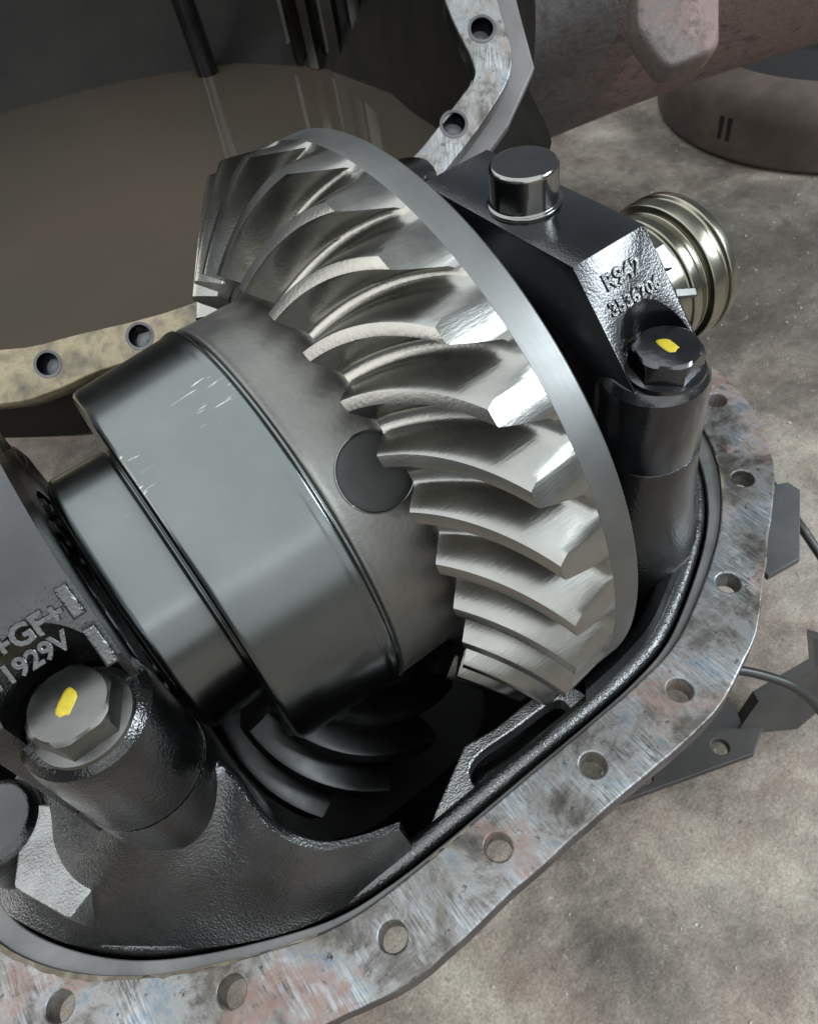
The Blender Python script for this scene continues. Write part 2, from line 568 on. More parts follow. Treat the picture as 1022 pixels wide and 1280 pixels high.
def text_mesh(body, size, extrude, name):
    cu = bpy.data.curves.new(name, 'FONT')
    cu.body = body
    cu.size = size
    cu.extrude = extrude
    cu.bevel_depth = size * 0.03
    cu.bevel_resolution = 1
    cu.offset = size * 0.018
    cu.align_x = 'CENTER'
    cu.align_y = 'CENTER'
    cu.resolution_u = 3
    tmp = bpy.data.objects.new(name + '_tmp', cu)
    COL.objects.link(tmp)
    bpy.context.view_layer.update()
    dg = bpy.context.evaluated_depsgraph_get()
    me = bpy.data.meshes.new_from_object(tmp.evaluated_get(dg))
    me.name = name
    bpy.data.objects.remove(tmp)
    bpy.data.curves.remove(cu)
    me.materials.clear()
    finish(me, 40)
    return me

def frame(origin, ex, ey):
    ex = Vector(ex).normalized()
    ey = Vector(ey)
    ey = (ey - ex * ey.dot(ex)).normalized()
    ez = ex.cross(ey)
    return Matrix(((ex.x, ey.x, ez.x, origin[0]), (ex.y, ey.y, ez.y, origin[1]), (ex.z, ey.z, ez.z, origin[2]), (0, 0, 0, 1)))

# ------------------------------------------------------------------ ground
GZ = -0.42
bm = bmesh.new()
bmesh.ops.create_grid(bm, x_segments=2, y_segments=2, size=9)
fl = obj('concrete_floor', mesh_from_bm(bm, 'concrete_floor'), 'floor')
fl.location = (0, 0, GZ)
fl['kind'] = 'structure'

# ------------------------------------------------------------------ differential: case and ring gear
diff = thing('differential', 'steel differential with dark scratched drum and large bright ring gear', 'differential')
T0, T1 = Vector((-0.0959, 0.169)), Vector((-0.0527, 0.224))
BAND_F, BAND_B = (-0.0192, 0.2204), (0.0, 0.2200)

def bevel_tooth(T0, T1, R0_, R1_, nteeth, total, toe_base, heel_base, b0=18, b1=50, Ns=16, a=0.10, name='tooth'):
    L = (T1 - T0).length
    R0_, R1_ = Vector(R0_), Vector(R1_)
    ths = [0.0]
    for i in range(Ns):
        s = (i + 0.5) / Ns
        r = (T0 + (T1 - T0) * s).y
        ths.append(ths[-1] + math.tan(math.radians(b0 + (b1 - b0) * s)) * L / Ns / r)
    k = total / ths[-1]
    ths = [t * k for t in ths]
    half = [(0.0, 1.0), (a * 0.55, 1.0), (a, 0.995), (a + 0.016, 0.965)]
    for j in range(1, 8):
        t = j / 8
        half.append((a + 0.016 + (0.345 - a - 0.016) * (t ** 0.92), 0.965 + (0.10 - 0.965) * t))
    half += [(0.345, 0.10), (0.375, 0.048), (0.42, 0.014), (0.47, 0.002), (0.5, 0.0)]
    prof = [(-w, h) for w, h in half[::-1]] + half[1:]
    pitch = 2 * math.pi / nteeth
    bm = bmesh.new()
    def P(x, r, t):
        return bm.verts.new((x, r * math.cos(t), r * math.sin(t)))
    rows = []
    for i in range(Ns + 1):
        s = i / Ns
        tip = T0 + (T1 - T0) * s
        root = R0_ + (R1_ - R0_) * s
        rows.append([P(*(root + (tip - root) * hh), ths[i] + w * pitch) for w, hh in prof])
    toe = [P(toe_base[0], toe_base[1], ths[0] + w * pitch) for w, hh in prof]
    heel = [P(heel_base[0], heel_base[1], ths[-1] + w * pitch) for w, hh in prof]
    allr = [toe] + rows + [heel]
    for i in range(len(allr) - 1):
        for j in range(len(prof) - 1):
            bm.faces.new((allr[i][j], allr[i + 1][j], allr[i + 1][j + 1], allr[i][j + 1]))
    return mesh_from_bm(bm, name, 28)

NT = 30
ring = obj('ring_gear', mesh_from_bm(lathe_x([(-0.0695, 0.120), (-0.0735, 0.1500), (-0.0745, 0.1530), (-0.0200, 0.2165), (-0.0194, 0.2198), (-0.0185, 0.2204),
                                             (-0.0150, 0.2206), (-0.0004, 0.2206), (0.0008, 0.2198), (0.0008, 0.120)], 180, True), 'ring_gear', 25),
           'gear_body', diff, label='large bright spiral bevel ring gear')
tooth = bevel_tooth(T0, T1, (-0.0815, 0.1575), (-0.0205, 0.2188), NT, math.radians(14.3), (-0.0757, 0.1525), (-0.0190, 0.2208))
for k in range(NT):
    o = obj('tooth', tooth, 'gear', ring)
    o.rotation_euler = (math.radians(121.3 + 12 * k), 0, 0)

case = obj('case_drum', mesh_from_bm(lathe_x(rounded([(-0.2530, 0.085), (-0.2530, 0.0925), (-0.2490, 0.100), (-0.2100, 0.100), (-0.2090, 0.0980), (-0.2075, 0.0980), (-0.2075, 0.1405), (-0.1390, 0.1448),
                                                       (-0.1352, 0.1464), (-0.1310, 0.1464), (-0.1300, 0.1425), (-0.1280, 0.1425)], 0.0055, 5), 180), 'case_drum', 60),
           'case', diff, label='dark polished case drum with scratches')
obj('case_flange', mesh_from_bm(lathe_x(rounded([(-0.1280, 0.1420), (-0.1268, 0.1453), (-0.1225, 0.1446), (-0.0780, 0.1446), (-0.0720, 0.1500)], 0.0030, 4), 180), 'case_flange', 60),
    'case_satin', diff, label='satin grey case section beside the gear teeth')
# dark plug on the case
PC, PT, PR, CRAD = -0.0937, math.radians(135.0), 0.0230, 0.1446
def on_case(u, v, r):
    t = PT + v / CRAD
    return (PC + u, r * math.cos(t), r * math.sin(t))
rings = []
for rr, dr in ((PR + 0.0016, -0.0015), (PR + 0.0012, 0.0007), (PR + 0.0004, 0.0010), (PR - 0.0002, 0.0004), (PR - 0.0006, -0.001)):
    rings.append([on_case(rr * math.cos(2 * math.pi * k / 56), rr * math.sin(2 * math.pi * k / 56), CRAD + dr) for k in range(56)])
obj('plug_rim', mesh_from_bm(loft(rings), 'plug_rim', 50), 'case', diff)
rings = []
for f_, dr in ((1.0, -0.002), (1.0, 0.0003), (0.96, 0.0007), (0.8, 0.0008), (0.5, 0.0008), (0.2, 0.0008)):
    rings.append([on_case(PR * f_ * math.cos(2 * math.pi * k / 56), PR * f_ * math.sin(2 * math.pi * k / 56), CRAD + dr) for k in range(56)])
obj('plug', mesh_from_bm(loft(rings, True, False, True), 'plug', 50), 'plug', diff, label='round matt black plug in the case')
# bearing on the left hub and right journal
obj('bearing_race', mesh_from_bm(lathe_x(rounded([(-0.2625, 0.07), (-0.2625, 0.0800), (-0.2660, 0.0905), (-0.2740, 0.0935), (-0.2860, 0.0935), (-0.2870, 0.07)], 0.002), 96), 'bearing_race'), 'darkbolt', diff)
rol = mesh_from_bm(lathe_x([(-0.2655, 0.0), (-0.2655, 0.0045), (-0.2635, 0.0052), (-0.2570, 0.0050), (-0.2565, 0.0)], 10), 'bearing_roller')
for k in range(26):
    t = 2 * math.pi * k / 26
    o = obj('bearing_roller', rol, 'rubber', diff)
    o.location = (-0.001, 0.0885 * math.cos(t), 0.0885 * math.sin(t))
obj('journal', mesh_from_bm(lathe_x([(0.0, 0.16), (0.022, 0.155), (0.03, 0.12), (0.06, 0.105), (0.08, 0.082), (0.16, 0.078)], 96), 'journal'), 'cast_smooth', diff)
lock = lathe_z(rounded([(0, 0.006), (0.009, 0.006), (0.009, 0.0001)], 0.001), 6)
lockm = mesh_from_bm(lock, 'ring_gear_bolt', 30)
for k in range(16):
    t = 2 * math.pi * (k + 0.3) / 16
    o = obj('ring_gear_bolt', lockm, 'darkbolt', diff)
    o.matrix_local = Matrix.Translation((0.0, 0.196 * math.cos(t), 0.196 * math.sin(t))) @ Matrix.Rotation(math.radians(90), 4, 'Y')

# ------------------------------------------------------------------ carrier
car = thing('differential_carrier', 'oily black cast carrier with scraped bolt flange holding the gear', 'gear carrier')
XC, FZ = -0.099, -0.11
def sym(half):
    h = [(XC + x, y) for x, y in half]
    q = h + [(2 * XC - x, y) for x, y in h[1:]][::1]
    out = [(XC + x, y) for x, y in half]                                     # right front quarter, from centre out
    out += [(XC + x, -y) for x, y in half[::-1] if y != 0]                   # right rear
    out += [(XC - x, -y) for x, y in half if x != 0]                         # left rear
    out += [(XC - x, y) for x, y in half[::-1] if y != 0 and x != 0]         # left front
    return bspl(out, 5)
outer = sym([(0, -.2745), (.05, -.2748), (.096, -.2760), (.135, -.2745), (.168, -.266), (.205, -.2524), (.262, -.2167), (.3337, -.1693), (.3607, -.1436), (.39, -.102), (.4066, -.0568), (.412, 0)])
inner = sym([(0, -.2235), (.07, -.2235), (.108, -.2223), (.145, -.2175), (.18, -.205), (.231, -.180), (.27, -.154), (.302, -.121), (.324, -.086), (.333, -.05), (.337, 0)])
lipo = sym([(0, -.2262), (.07, -.2262), (.108, -.2258), (.145, -.2225), (.18, -.212), (.231, -.189), (.27, -.166), (.309, -.132), (.337, -.092), (.350, -.05), (.355, 0)])
# slightly uneven forged outline
def wob(pts, amp):
    out = []
    for p in pts:
        n_ = mnoise.noise(Vector((p[0] * 30, p[1] * 30, 3.1)))
        m_ = mnoise.noise(Vector((p[0] * 90, p[1] * 90, 8.1)))
        d = Vector((p[0] - XC, p[1])).normalized()
        out.append((p[0] + d.x * amp * (n_ + 0.5 * m_), p[1] + d.y * amp * (n_ + 0.5 * m_)))
    return out
dense = []
for i in range(len(outer)):
    a, b = outer[i], outer[(i + 1) % len(outer)]
    for k in range(3):
        dense.append(tuple(a.lerp(b, k / 3)))
holes = []
for hx, hy in ((.376, -.073), (.3165, -.1505), (.2244, -.211), (.128, -.248), (.0425, -.2483)):
    for sx in (1, -1):
        for sy in (1, -1):
            holes.append((XC + sx * hx, sy * hy))
fm = plate('mounting_flange', [wob(dense, 0.0009), [tuple(p) for p in lipo]] + [circle(x, y, 0.0090) for x, y in holes], 0.020, 0.0016)
o = obj('mounting_flange', fm, 'flange', car, Matrix.Translation((0, 0, FZ - 0.010)), 'scraped steel bolt flange with rust and primer remnants')
fm.materials.append(M['edge'])
for p in fm.polygons:
    if abs(p.normal.z) < 0.5:
        c = p.center
        if min((c.x - x) ** 2 + (c.y - y) ** 2 for x, y in holes) > 0.0125 ** 2:
            p.material_index = 1
obj('flange_lip', plate('flange_lip', [[tuple(p) for p in lipo], [tuple(p) for p in inner]], 0.014, 0.001), 'lip', car, Matrix.Translation((0, 0, FZ - 0.0105)), 'smooth grey inner lip of the flange')

gk = 0
run = []
def gasket(run):
    top = [(x, y, 0.0004) for x, y, w, n_ in run]
    e = [(x + n_[0] * w, y + n_[1] * w, 0.0003) for x, y, w, n_ in run]
    lo1 = [(x, y, -0.001) for x, y, w, n_ in run]
    lo2 = [(p[0], p[1], -0.001) for p in e]
    return mesh_from_bm(loft([lo1, top, e, lo2], False), 'gasket_remnant', 60)
ng = len(lipo)
dl = []
for i in range(ng):
    for k in range(6):
        dl.append(lipo[i].lerp(lipo[(i + 1) % ng], k / 6))
for i in range(len(dl) + 1):
    p = dl[i % len(dl)]
    t = (dl[(i + 1) % len(dl)] - dl[i % len(dl) - 1]).normalized()
    nn_ = mnoise.noise(Vector((p.x * 11, p.y * 11, 5.7)))
    w = 0.0008 + 0.005 * max(0, nn_ - 0.1) + 0.0018 * mnoise.noise(Vector((p.x * 120, p.y * 120, 1.7)))
    if nn_ > 0.06 and w > 0.0006 and i < len(dl):
        run.append((p.x, p.y, w, (t.y, -t.x)))
    else:
        if len(run) > 6:
            obj('gasket_remnant', gasket(run), 'gasket', car, Matrix.Translation((0, 0, FZ)))
        run = []

def offset_in(pts, d):
    out = []
    n = len(pts)
    for i in range(n):
        t = (pts[(i + 1) % n] - pts[i - 1]).normalized()
        out.append(pts[i] + Vector((-t.y, t.x)) * d)
    return out
bead_path = offset_in(inner, 0.0095)
seg_bead = [Vector((p.x, p.y, FZ - 0.0065)) for p in bead_path]
obj('casting_rim', mesh_from_bm(tube(seg_bead, 0.0072, 12, True), 'casting_rim', 60), 'cast_mid', car, label='rounded rim bead of the casting inside the flange')
# inner shell going down to the pinion
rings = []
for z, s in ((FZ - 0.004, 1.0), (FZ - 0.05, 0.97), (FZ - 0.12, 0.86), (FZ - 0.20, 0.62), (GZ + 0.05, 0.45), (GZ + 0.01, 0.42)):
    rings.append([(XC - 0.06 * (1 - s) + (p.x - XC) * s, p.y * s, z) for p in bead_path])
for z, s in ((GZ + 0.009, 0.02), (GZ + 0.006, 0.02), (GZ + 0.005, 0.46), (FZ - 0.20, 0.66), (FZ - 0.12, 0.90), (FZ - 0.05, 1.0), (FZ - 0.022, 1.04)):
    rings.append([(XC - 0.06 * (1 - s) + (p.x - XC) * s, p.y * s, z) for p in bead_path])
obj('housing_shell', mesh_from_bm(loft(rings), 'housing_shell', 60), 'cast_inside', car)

# bearing caps -------------------------------------------------------
def cap_mesh(x0, x1, bx, by, bore, name, seat, top=0.138, front=None):
    prof = [(-0.140, 0.0), (-0.140, seat - 0.006), (-0.134, seat + 0.002), (-0.0775, top), (0.0775, top), (0.134, seat + 0.002), (0.140, seat - 0.006), (0.140, 0.0)]
    if front:
        zf = seat + (0.134 + front) / 0.0565 * (top - seat)
        prof = [(front, 0.0), (front, 0.100), (-0.0775, top), (-0.060, top + 0.0065), (-0.040, top + 0.0115), (-0.015, top + 0.0145), (0.015, top + 0.0145), (0.040, top + 0.0115), (0.060, top + 0.0065), (0.0775, top), (-front, 0.100), (-front, 0.0)]
    base = prism_x(prof, x0, x1)
    ops = []
    for s in (-1, 1):
        b = lathe_z([(0.0005, 0.0385), (seat - 0.014, 0.0376), (seat - 0.006, 0.0362), (seat - 0.0004, 0.0315)], 48)
        bmesh.ops.translate(b, verts=b.verts, vec=(bx, s * (by - 0.008) * -1 * -1, 0))
        ops.append(('UNION', b))
    for s in (-1, 1):
        b = lathe_z([(seat, 0.0295), (0.30, 0.0310)], 48)
        bmesh.ops.translate(b, verts=b.verts, vec=(bx, s * by, 0))
        ops.append(('DIFFERENCE', b))
    c = lathe_x([(x0 - 0.05, 0.0001), (x0 - 0.05, bore), (x1 + 0.05, bore), (x1 + 0.05, 0.0001)], 72)
    ops.append(('DIFFERENCE', c))
    return boolean(base, ops, name, 0.0013)

def hexbolt(name, parent, loc, rot, m, label, mark_rot=0.0):
    R = 0.0295
    seg = 72
    rings = []
    for z, kind in ((0.0, 'f'), (0.0028, 'f2'), (0.0036, 'h'), (0.0150, 'h'), (0.0186, 'm'), (0.0203, 'c'), (0.0205, 'c2')):
        ring_ = []
        for k in range(seg):
            a = 2 * math.pi * k / seg
            aa = (a % (math.pi / 3)) - math.pi / 6
            rh = R * math.cos(math.pi / 6) / math.cos(aa)
            r = {'f': 0.0325, 'f2': 0.0320, 'h': rh, 'm': min(rh, R * 0.925), 'c': R * 0.835, 'c2': R * 0.815}[kind]
            ring_.append((r * math.cos(a), r * math.sin(a), z))
        rings.append(ring_)
    me = mesh_from_bm(loft(rings, True, True, True), name, 22)
    mt = Matrix.Translation(loc) @ Matrix.Rotation(rot, 4, 'Z') @ Matrix.Diagonal((0.81, 0.81, 0.92, 1))
    b = obj(name, me, m, parent, mt, label)
    if mark_rot is None:
        return b
    # dab of paint
    rr = []
    for f_, z in ((1.0, 0.0202), (0.93, 0.0209), (0.6, 0.0211), (0.25, 0.0212)):
        rr.append([(math.copysign(abs(math.cos(t)) ** 0.75, math.cos(t)) * 0.0095 * (1 + 0.10 * math.sin(3 * t + 1) + 0.05 * math.sin(7 * t)) * f_, math.copysign(abs(math.sin(t)) ** 0.75, math.sin(t)) * 0.0056 * (1 + 0.10 * math.sin(4 * t)) * f_, z) for t in [2 * math.pi * k / 30 for k in range(30)]])
    obj('paint_mark', mesh_from_bm(loft(rr, True, False, True), 'paint_mark', 60), 'yellow', b, Matrix.Rotation(mark_rot, 4, 'Z'))
    return b

rcap = obj('bearing_cap', cap_mesh(0.080, 0.142, 0.110, 0.133, 0.098, 'bearing_cap', 0.070, 0.136), 'cast_smooth', car, None, 'black bearing cap with steel pin behind the ring gear')
rcap.data.materials.append(M['cast_face'])
for p in rcap.data.polygons:
    if p.normal.y < -0.55 and p.normal.z > 0.45 and p.center.z > 0.05:
        p.material_index = 1
usl = Vector((0, 0.656, 0.755))
nsl = Vector((0, -0.755, 0.656))
def on_slope(x, f, off=0.0):
    p = Vector((x, -0.134, 0.072)).lerp(Vector((x, -0.081, 0.131)), f)
    return p + nsl * off
t1 = text_mesh('R942', 0.0150, 0.0010, 'cast_lettering')
obj('cast_lettering', t1, 'cast_mid', rcap, frame(on_slope(0.1105, 0.83, 0.0004), (1, 0, 0), usl))
t2 = text_mesh('3536706', 0.0125, 0.0010, 'cast_lettering')
obj('cast_lettering', t2, 'cast_mid', rcap, frame(on_slope(0.1120, 0.625, 0.0004), (1, 0, 0), usl))

lcap = obj('bearing_cap', cap_mesh(-0.334, -0.2575, -0.2905, 0.116, 0.098, 'bearing_cap', 0.078, 0.138, -0.110), 'cast', car, None, 'rough black bearing cap at the left end of the case')
for f0, f1 in ((0.44, 0.72), (0.80, 1.02)):
    c0, c1 = on_slope(-0.2625, f0, 0.0035), on_slope(-0.2625, f1, 0.0035)
    rb_ = plate('edge_rib', [[(-0.0035, -(c1 - c0).length / 2), (0.0035, -(c1 - c0).length / 2), (0.0035, (c1 - c0).length / 2), (-0.0035, (c1 - c0).length / 2)]], 0.010, 0.0016)
    obj('edge_rib', rb_, 'cast_mid', lcap, frame((c0 + c1) / 2, (1, 0, 0), usl))
t3 = text_mesh('+GF+', 0.0150, 0.0010, 'cast_lettering')
obj('cast_lettering', t3, 'cast_mid', lcap, frame(on_slope(-0.2855, 0.88, 0.0030), (1, 0, 0), usl))
t4 = text_mesh('3011929V', 0.0130, 0.0010, 'cast_lettering')
obj('cast_lettering', t4, 'cast_mid', lcap, frame(on_slope(-0.2995, 0.72, 0.0030), (1, 0, 0), usl))

hexbolt('cap_bolt', car, (0.110, -0.133, 0.0702), math.radians(10), 'darkbolt', 'black hex bolt with yellow dab on the right cap', math.radians(80))
hexbolt('cap_bolt', car, (0.108, 0.140, 0.0950), math.radians(22), 'darkbolt', 'black hex bolt at the far side of the right cap', None)
hexbolt('cap_bolt', car, (-0.2905, -0.116, 0.0782), math.radians(2), 'bolt', 'bright hex bolt with yellow dab on the left cap', math.radians(51))

obj('bolt_collar', mesh_from_bm(lathe_z([(0.060, 0.030), (0.0952, 0.030)], 40), 'bolt_collar', 40), 'cast_smooth', car, Matrix.Translation((0.108, 0.140, 0)))
# steel pin on the cap
obj('cap_pin', mesh_from_bm(lathe_z(rounded([(0.130, 0.0225), (0.1385, 0.0260), (0.1395, 0.0232), (0.163, 0.0232), (0.1652, 0.0215), (0.1652, 0.0001)], 0.0012), 64), 'cap_pin', 40), 'pin', car, Matrix.Translation((0.110, 0.0, 0.0)), 'short polished steel pin on top of the cap')
# adjusting ring beyond the cap
obj('adjusting_ring', mesh_from_bm(lathe_x(rounded([(0.100, 0.050), (0.100, 0.0575), (0.236, 0.0575), (0.238, 0.0605), (0.247, 0.0605), (0.249, 0.0580), (0.255, 0.0580), (0.257, 0.0640), (0.268, 0.0655), (0.270, 0.0620), (0.274, 0.0620), (0.276, 0.0655), (0.284, 0.0645), (0.284, 0.050)], 0.0012), 120), 'adjusting_ring', 40), 'bronze', car, None, 'brassy ribbed bearing sleeve beside the black cap')
# locking tab between cap and ring
lk = plate('lock_tab', [[(0, 0), (0.010, -0.002), (0.014, 0.006), (0.010, 0.016), (0.001, 0.014)]], 0.006, 0.0008)
obj('lock_tab', lk, 'bolt', car, frame((0.142, -0.092, 0.108), (1, -0.2, -0.1), (0, 0.75, 0.66)))
obj('lock_tab', plate('lock_tab', [[(0, 0), (0.018, 0), (0.018, 0.006), (0, 0.006)]], 0.005, 0.0008), 'bolt', car, frame((0.150, -0.103, 0.088), (1, -0.25, -0.35), (0, 0.75, 0.66)))

# pedestals -----------------------------------------------------------
def pedestal(x0, x1, yfront, levels, name, m):
    rings = []
    for z, gx0, gx1, gy in levels:
        a0, a1, yf = x0 - gx0, x1 + gx1, yfront - gy
        rad = (a1 - a0) / 2
        pts = []
        cx_ = (a0 + a1) / 2
        for k in range(17):
            t = math.pi + math.pi * k / 16
            pts.append((cx_ + rad * math.cos(t), yf + rad * 0.85 + rad * 0.85 * math.sin(t), z))
        for k in range(17):
            t = math.pi * k / 16
            pts.append((cx_ + rad * math.cos(t), -yf - rad * 0.85 + rad * 0.85 * math.sin(t), z))
        rings.append(pts)
    base = loft(rings, True, True, True)
    c = lathe_x([(x0 - 0.2, 0.0001), (x0 - 0.2, 0.098), (x1 + 0.2, 0.098), (x1 + 0.2, 0.0001)], 72)
    return boolean(base, [('DIFFERENCE', c)], name, 0.0012, 40)
obj('pedestal', pedestal(0.0755, 0.1475, -0.163, [(-0.0012, 0, 0, 0), (-0.02, 0.002, 0.001, 0.001), (-0.06, 0.014, 0.004, 0.006), (-0.10, 0.034, 0.012, 0.016), (-0.16, 0.05, 0.02, 0.018)], 'pedestal', None), 'cast', car, None, 'black cast pedestal under the right bearing cap')
pbm = prism_x([(-0.1102, -0.0012), (-0.1102, -0.16), (0.1102, -0.16), (0.1102, -0.0012)], -0.3343, -0.2572)
pops = []
for sg_ in (-1, 1):
    b_ = lathe_z([(-0.159, 0.0388), (-0.0012, 0.0388)], 48)
    bmesh.ops.translate(b_, verts=b_.verts, vec=(-0.2905, sg_ * 0.108, 0))
    pops.append(('UNION', b_))
pops.append(('DIFFERENCE', lathe_x([(-0.5, 0.0001), (-0.5, 0.098), (-0.1, 0.098), (-0.1, 0.0001)], 72)))
obj('pedestal', boolean(pbm, pops, 'pedestal', 0.0010, 40), 'cast', car, None, 'black cast pedestal under the left bearing cap')

# web between right pedestal and rim
arc = [p for p in bead_path if p.x > -0.030 and p.y < -0.02 and p.x < 0.225]
arc.sort(key=lambda p: p.x)
r0, r1, r2, r3, r4 = [], [], [], [], []
for i, p in enumerate(arc):
    t = i / (len(arc) - 1)
    d = Vector((0.10 - p.x, -0.06 - p.y)).normalized()
    q = p + d * 0.010
    r0.append((p.x, p.y, FZ - 0.002))
    r1.append((p.x + d.x * 0.008, p.y + d.y * 0.008, FZ + 0.006))
    r2.append((p.x + d.x * 0.018, p.y + d.y * 0.018, FZ + 0.002))
    r3.append((p.x + d.x * 0.026, p.y + d.y * 0.026, FZ - 0.02))
    r4.append((p.x + d.x * 0.034, p.y + d.y * 0.034, FZ - 0.09))
obj('casting_web', mesh_from_bm(loft([r0, r1, r2, r3, r4], False), 'casting_web', 60), 'cast_smooth', car, None, 'curved black casting wall beside the right pedestal')

# sloping deck at the left -------------------------------------------------
ocur = [(-.4330, -.030), (-.4293, -.066), (-.4232, -.083), (-.4008, -.1175), (-.3765, -.140), (-.351, -.1605), (-.330, -.176), (-.307, -.1905), (-.275, -.206), (-.244, -.2140), (-.212, -.2150), (-.186, -.2150)]
icur = [(-.330, .010, -.050), (-.329, -.045, -.046), (-.327, -.082, -.036), (-.322, -.108, -.022), (-.312, -.124, -.014), (-.292, -.132, -.012), (-.268, -.128, -.014), (-.2545, -.134, -.024), (-.2515, -.170, -.042), (-.236, -.1945, -.054), (-.214, -.2055, -.062), (-.1885, -.2120, -.070)]
oc = bspl([(x, y, FZ - 0.002) for x, y in ocur], 5, False)
ic = bspl(icur, 5, False)
rings = []
for j in range(15):
    t = j / 14
    e = t * t * (3 - 2 * t)
    row = []
    for a, b in zip(oc, ic):
        p = a.lerp(b, t)
        z = a.z + (b.z - a.z) * t * (1.28 - 0.28 * t) - 0.005 * math.sin(math.pi * min(1, t * 2.5))
        row.append((p.x, p.y, z))
    rings.append(row)
rings.append([(p.x + 0.003, p.y + 0.004, p.z - 0.001) for p in ic])
rings.append([(p.x + 0.004, p.y + 0.006, p.z - 0.006) for p in ic])
rings.append([(p.x + 0.002, p.y + 0.008, p.z - 0.030) for p in ic])
rings.append([(p.x - 0.002, p.y + 0.004, -0.22) for p in ic])
deck_bm = loft(rings, False)
deck_bm.verts.ensure_lookup_table()
nd = len(oc)
deck_bm.faces.new([deck_bm.verts[i * nd + nd - 1] for i in range(len(rings))])
obj('casting_deck', mesh_from_bm(deck_bm, 'casting_deck', 50), 'cast_mid', car, None, 'sloping grey-black cast deck below the left cap')
# raised machined pad and round boss
pad = plate('raised_pad', [rounded([(-.343, -.070), (-.338, -.1130), (-.3780, -.1290), (-.4010, -.088), (-.378, -.040)], 0.003, 3, True)], 0.05, 0.0015)
obj('raised_pad', pad, 'cast_grey', car, Matrix.Translation((0, 0, -0.090)), 'bright flat pad on the casting below the left bolt')
obj('round_boss', mesh_from_bm(lathe_z(rounded([(-0.15, 0.031), (-0.066, 0.031), (-0.060, 0.026), (-0.060, 0.0001)], 0.003), 48), 'round_boss', 45), 'cast', car, Matrix.Translation((-0.3990, -0.0400, 0)), 'dark round boss at the left edge')

# ledge with oil pocket on the straight side
led = [(-.180, -.2145), (-.1155, -.180), (-.090, -.184), (-.030, -.184), (-.018, -.2160), (-.06, -.2165), (-.12, -.2165)]
pock = [tuple(p) for p in bspl([(-.124, -.1965), (-.127, -.2075), (-.116, -.2120), (-.080, -.2115), (-.045, -.2110), (-.038, -.2040), (-.044, -.1955), (-.080, -.1935), (-.110, -.1915)], 5)]
obj('pocket_ledge', plate('pocket_ledge', [led, pock], 0.016, 0.0015), 'cast_grey', car, Matrix.Translation((0, 0, FZ - 0.012)), 'cast ledge with an oblong oil pocket')
obj('oil_pocket_floor', plate('oil_pocket_floor', [[(-.13, -.214), (-.034, -.214), (-.034, -.186), (-.13, -.186)]], 0.006, 0.0005), 'cast_smooth', car, Matrix.Translation((0, 0, FZ - 0.040)))
# grey side tab under the flange
obj('side_tab', plate('side_tab', [[(.215, -.165), (.268, -.128), (.306, -.150), (.306, -.163), (.240, -.212), (.205, -.206)]], 0.008, 0.001), 'tab', car, Matrix.Translation((0.0, 0.0, -0.190)), 'grey plate tab sticking out under the right of the flange')

# ------------------------------------------------------------------ pinion
pin = thing('drive_pinion', 'dark spiral pinion gear down inside the black carrier', 'pinion gear')
pin.location = (-0.160, 0.0, 0.004)
NP = 13
PT0, PT1 = Vector((0.155, 0.088)), Vector((0.235, 0.128))
def pin_tooth():
    me = bevel_tooth(Vector((-PT1.x, PT1.y)), Vector((-PT0.x, PT0.y)), (-0.240, 0.1005), (-0.152, 0.0695), NP, math.radians(-55), (-0.245, 0.095), (-0.150, 0.065), 40, 25, 12, 0.10, 'tooth')
    return me
ptm = pin_tooth()
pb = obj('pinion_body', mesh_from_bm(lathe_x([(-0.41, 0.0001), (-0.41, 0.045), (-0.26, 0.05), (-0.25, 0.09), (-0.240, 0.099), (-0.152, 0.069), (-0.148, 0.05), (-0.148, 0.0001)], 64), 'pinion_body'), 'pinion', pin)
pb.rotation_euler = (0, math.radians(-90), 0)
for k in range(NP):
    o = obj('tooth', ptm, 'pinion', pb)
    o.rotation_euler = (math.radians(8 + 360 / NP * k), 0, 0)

# ------------------------------------------------------------------ axle housing in the background
HD = 0.80
def hp(px, py, dz=0.0):
    """point in the housing flange plane (metres along its two axes)"""
    return ((px - 511) / 960.44 * HD, -(py - 640) / 960.44 * HD, dz)
hm = Matrix(((right.x, up.x, back.x, 0), (right.y, up.y, back.y, 0), (right.z, up.z, back.z, 0), (0, 0, 0, 1)))
hc = CAM - back * HD
hm.translation = hc
hs = thing('axle_housing', 'rusty axle housing with oily open bowl behind the gear', 'axle housing')
hs.matrix_world = hm
hin = [(-45 + 560 * math.cos(a), -110 + 560 * math.sin(a)) for a in [math.radians(d) for d in range(150, 331, 15)]]
hin_px = [(0, 437), (100, 417), (240, 379), (400, 300), (510, 203), (578, 118), (592, 98), (590, 75), (556, 0), (530, -110)] + [(-45 + 560 * math.cos(math.radians(d)), -110 - 560 * math.sin(math.radians(d))) for d in range(20, 241, 20)] + [(-200, 430)]
hout_px = [(0, 506), (70, 488), (130, 462), (280, 415), (420, 350), (540, 232), (556, 214), (612, 140), (640, 78), (622, 0), (600, -120)] + [(-45 + 640 * math.cos(math.radians(d)), -110 - 640 * math.sin(math.radians(d))) for d in range(20, 241, 20)] + [(-200, 510)]
hI = [hp(*p)[:2] for p in hin_px]
hO = [hp(*p)[:2] for p in hout_px]
hh = [(60, 455), (175, 420), (305, 384), (445, 300), (567, 155), (602, 36), (585, -90), (-60, 470)]
hf = plate('housing_flange', [[tuple(p) for p in bspl(hO, 4)], [tuple(p) for p in bspl(hI, 4)]] + [circle(*hp(*p)[:2], 0.0115) for p in hh], 0.03, 0.0015)
hfo = obj('housing_flange', hf, 'hflange', hs, Matrix.Translation((0, 0, -0.015)), 'oily tan flange with threaded bolt holes')
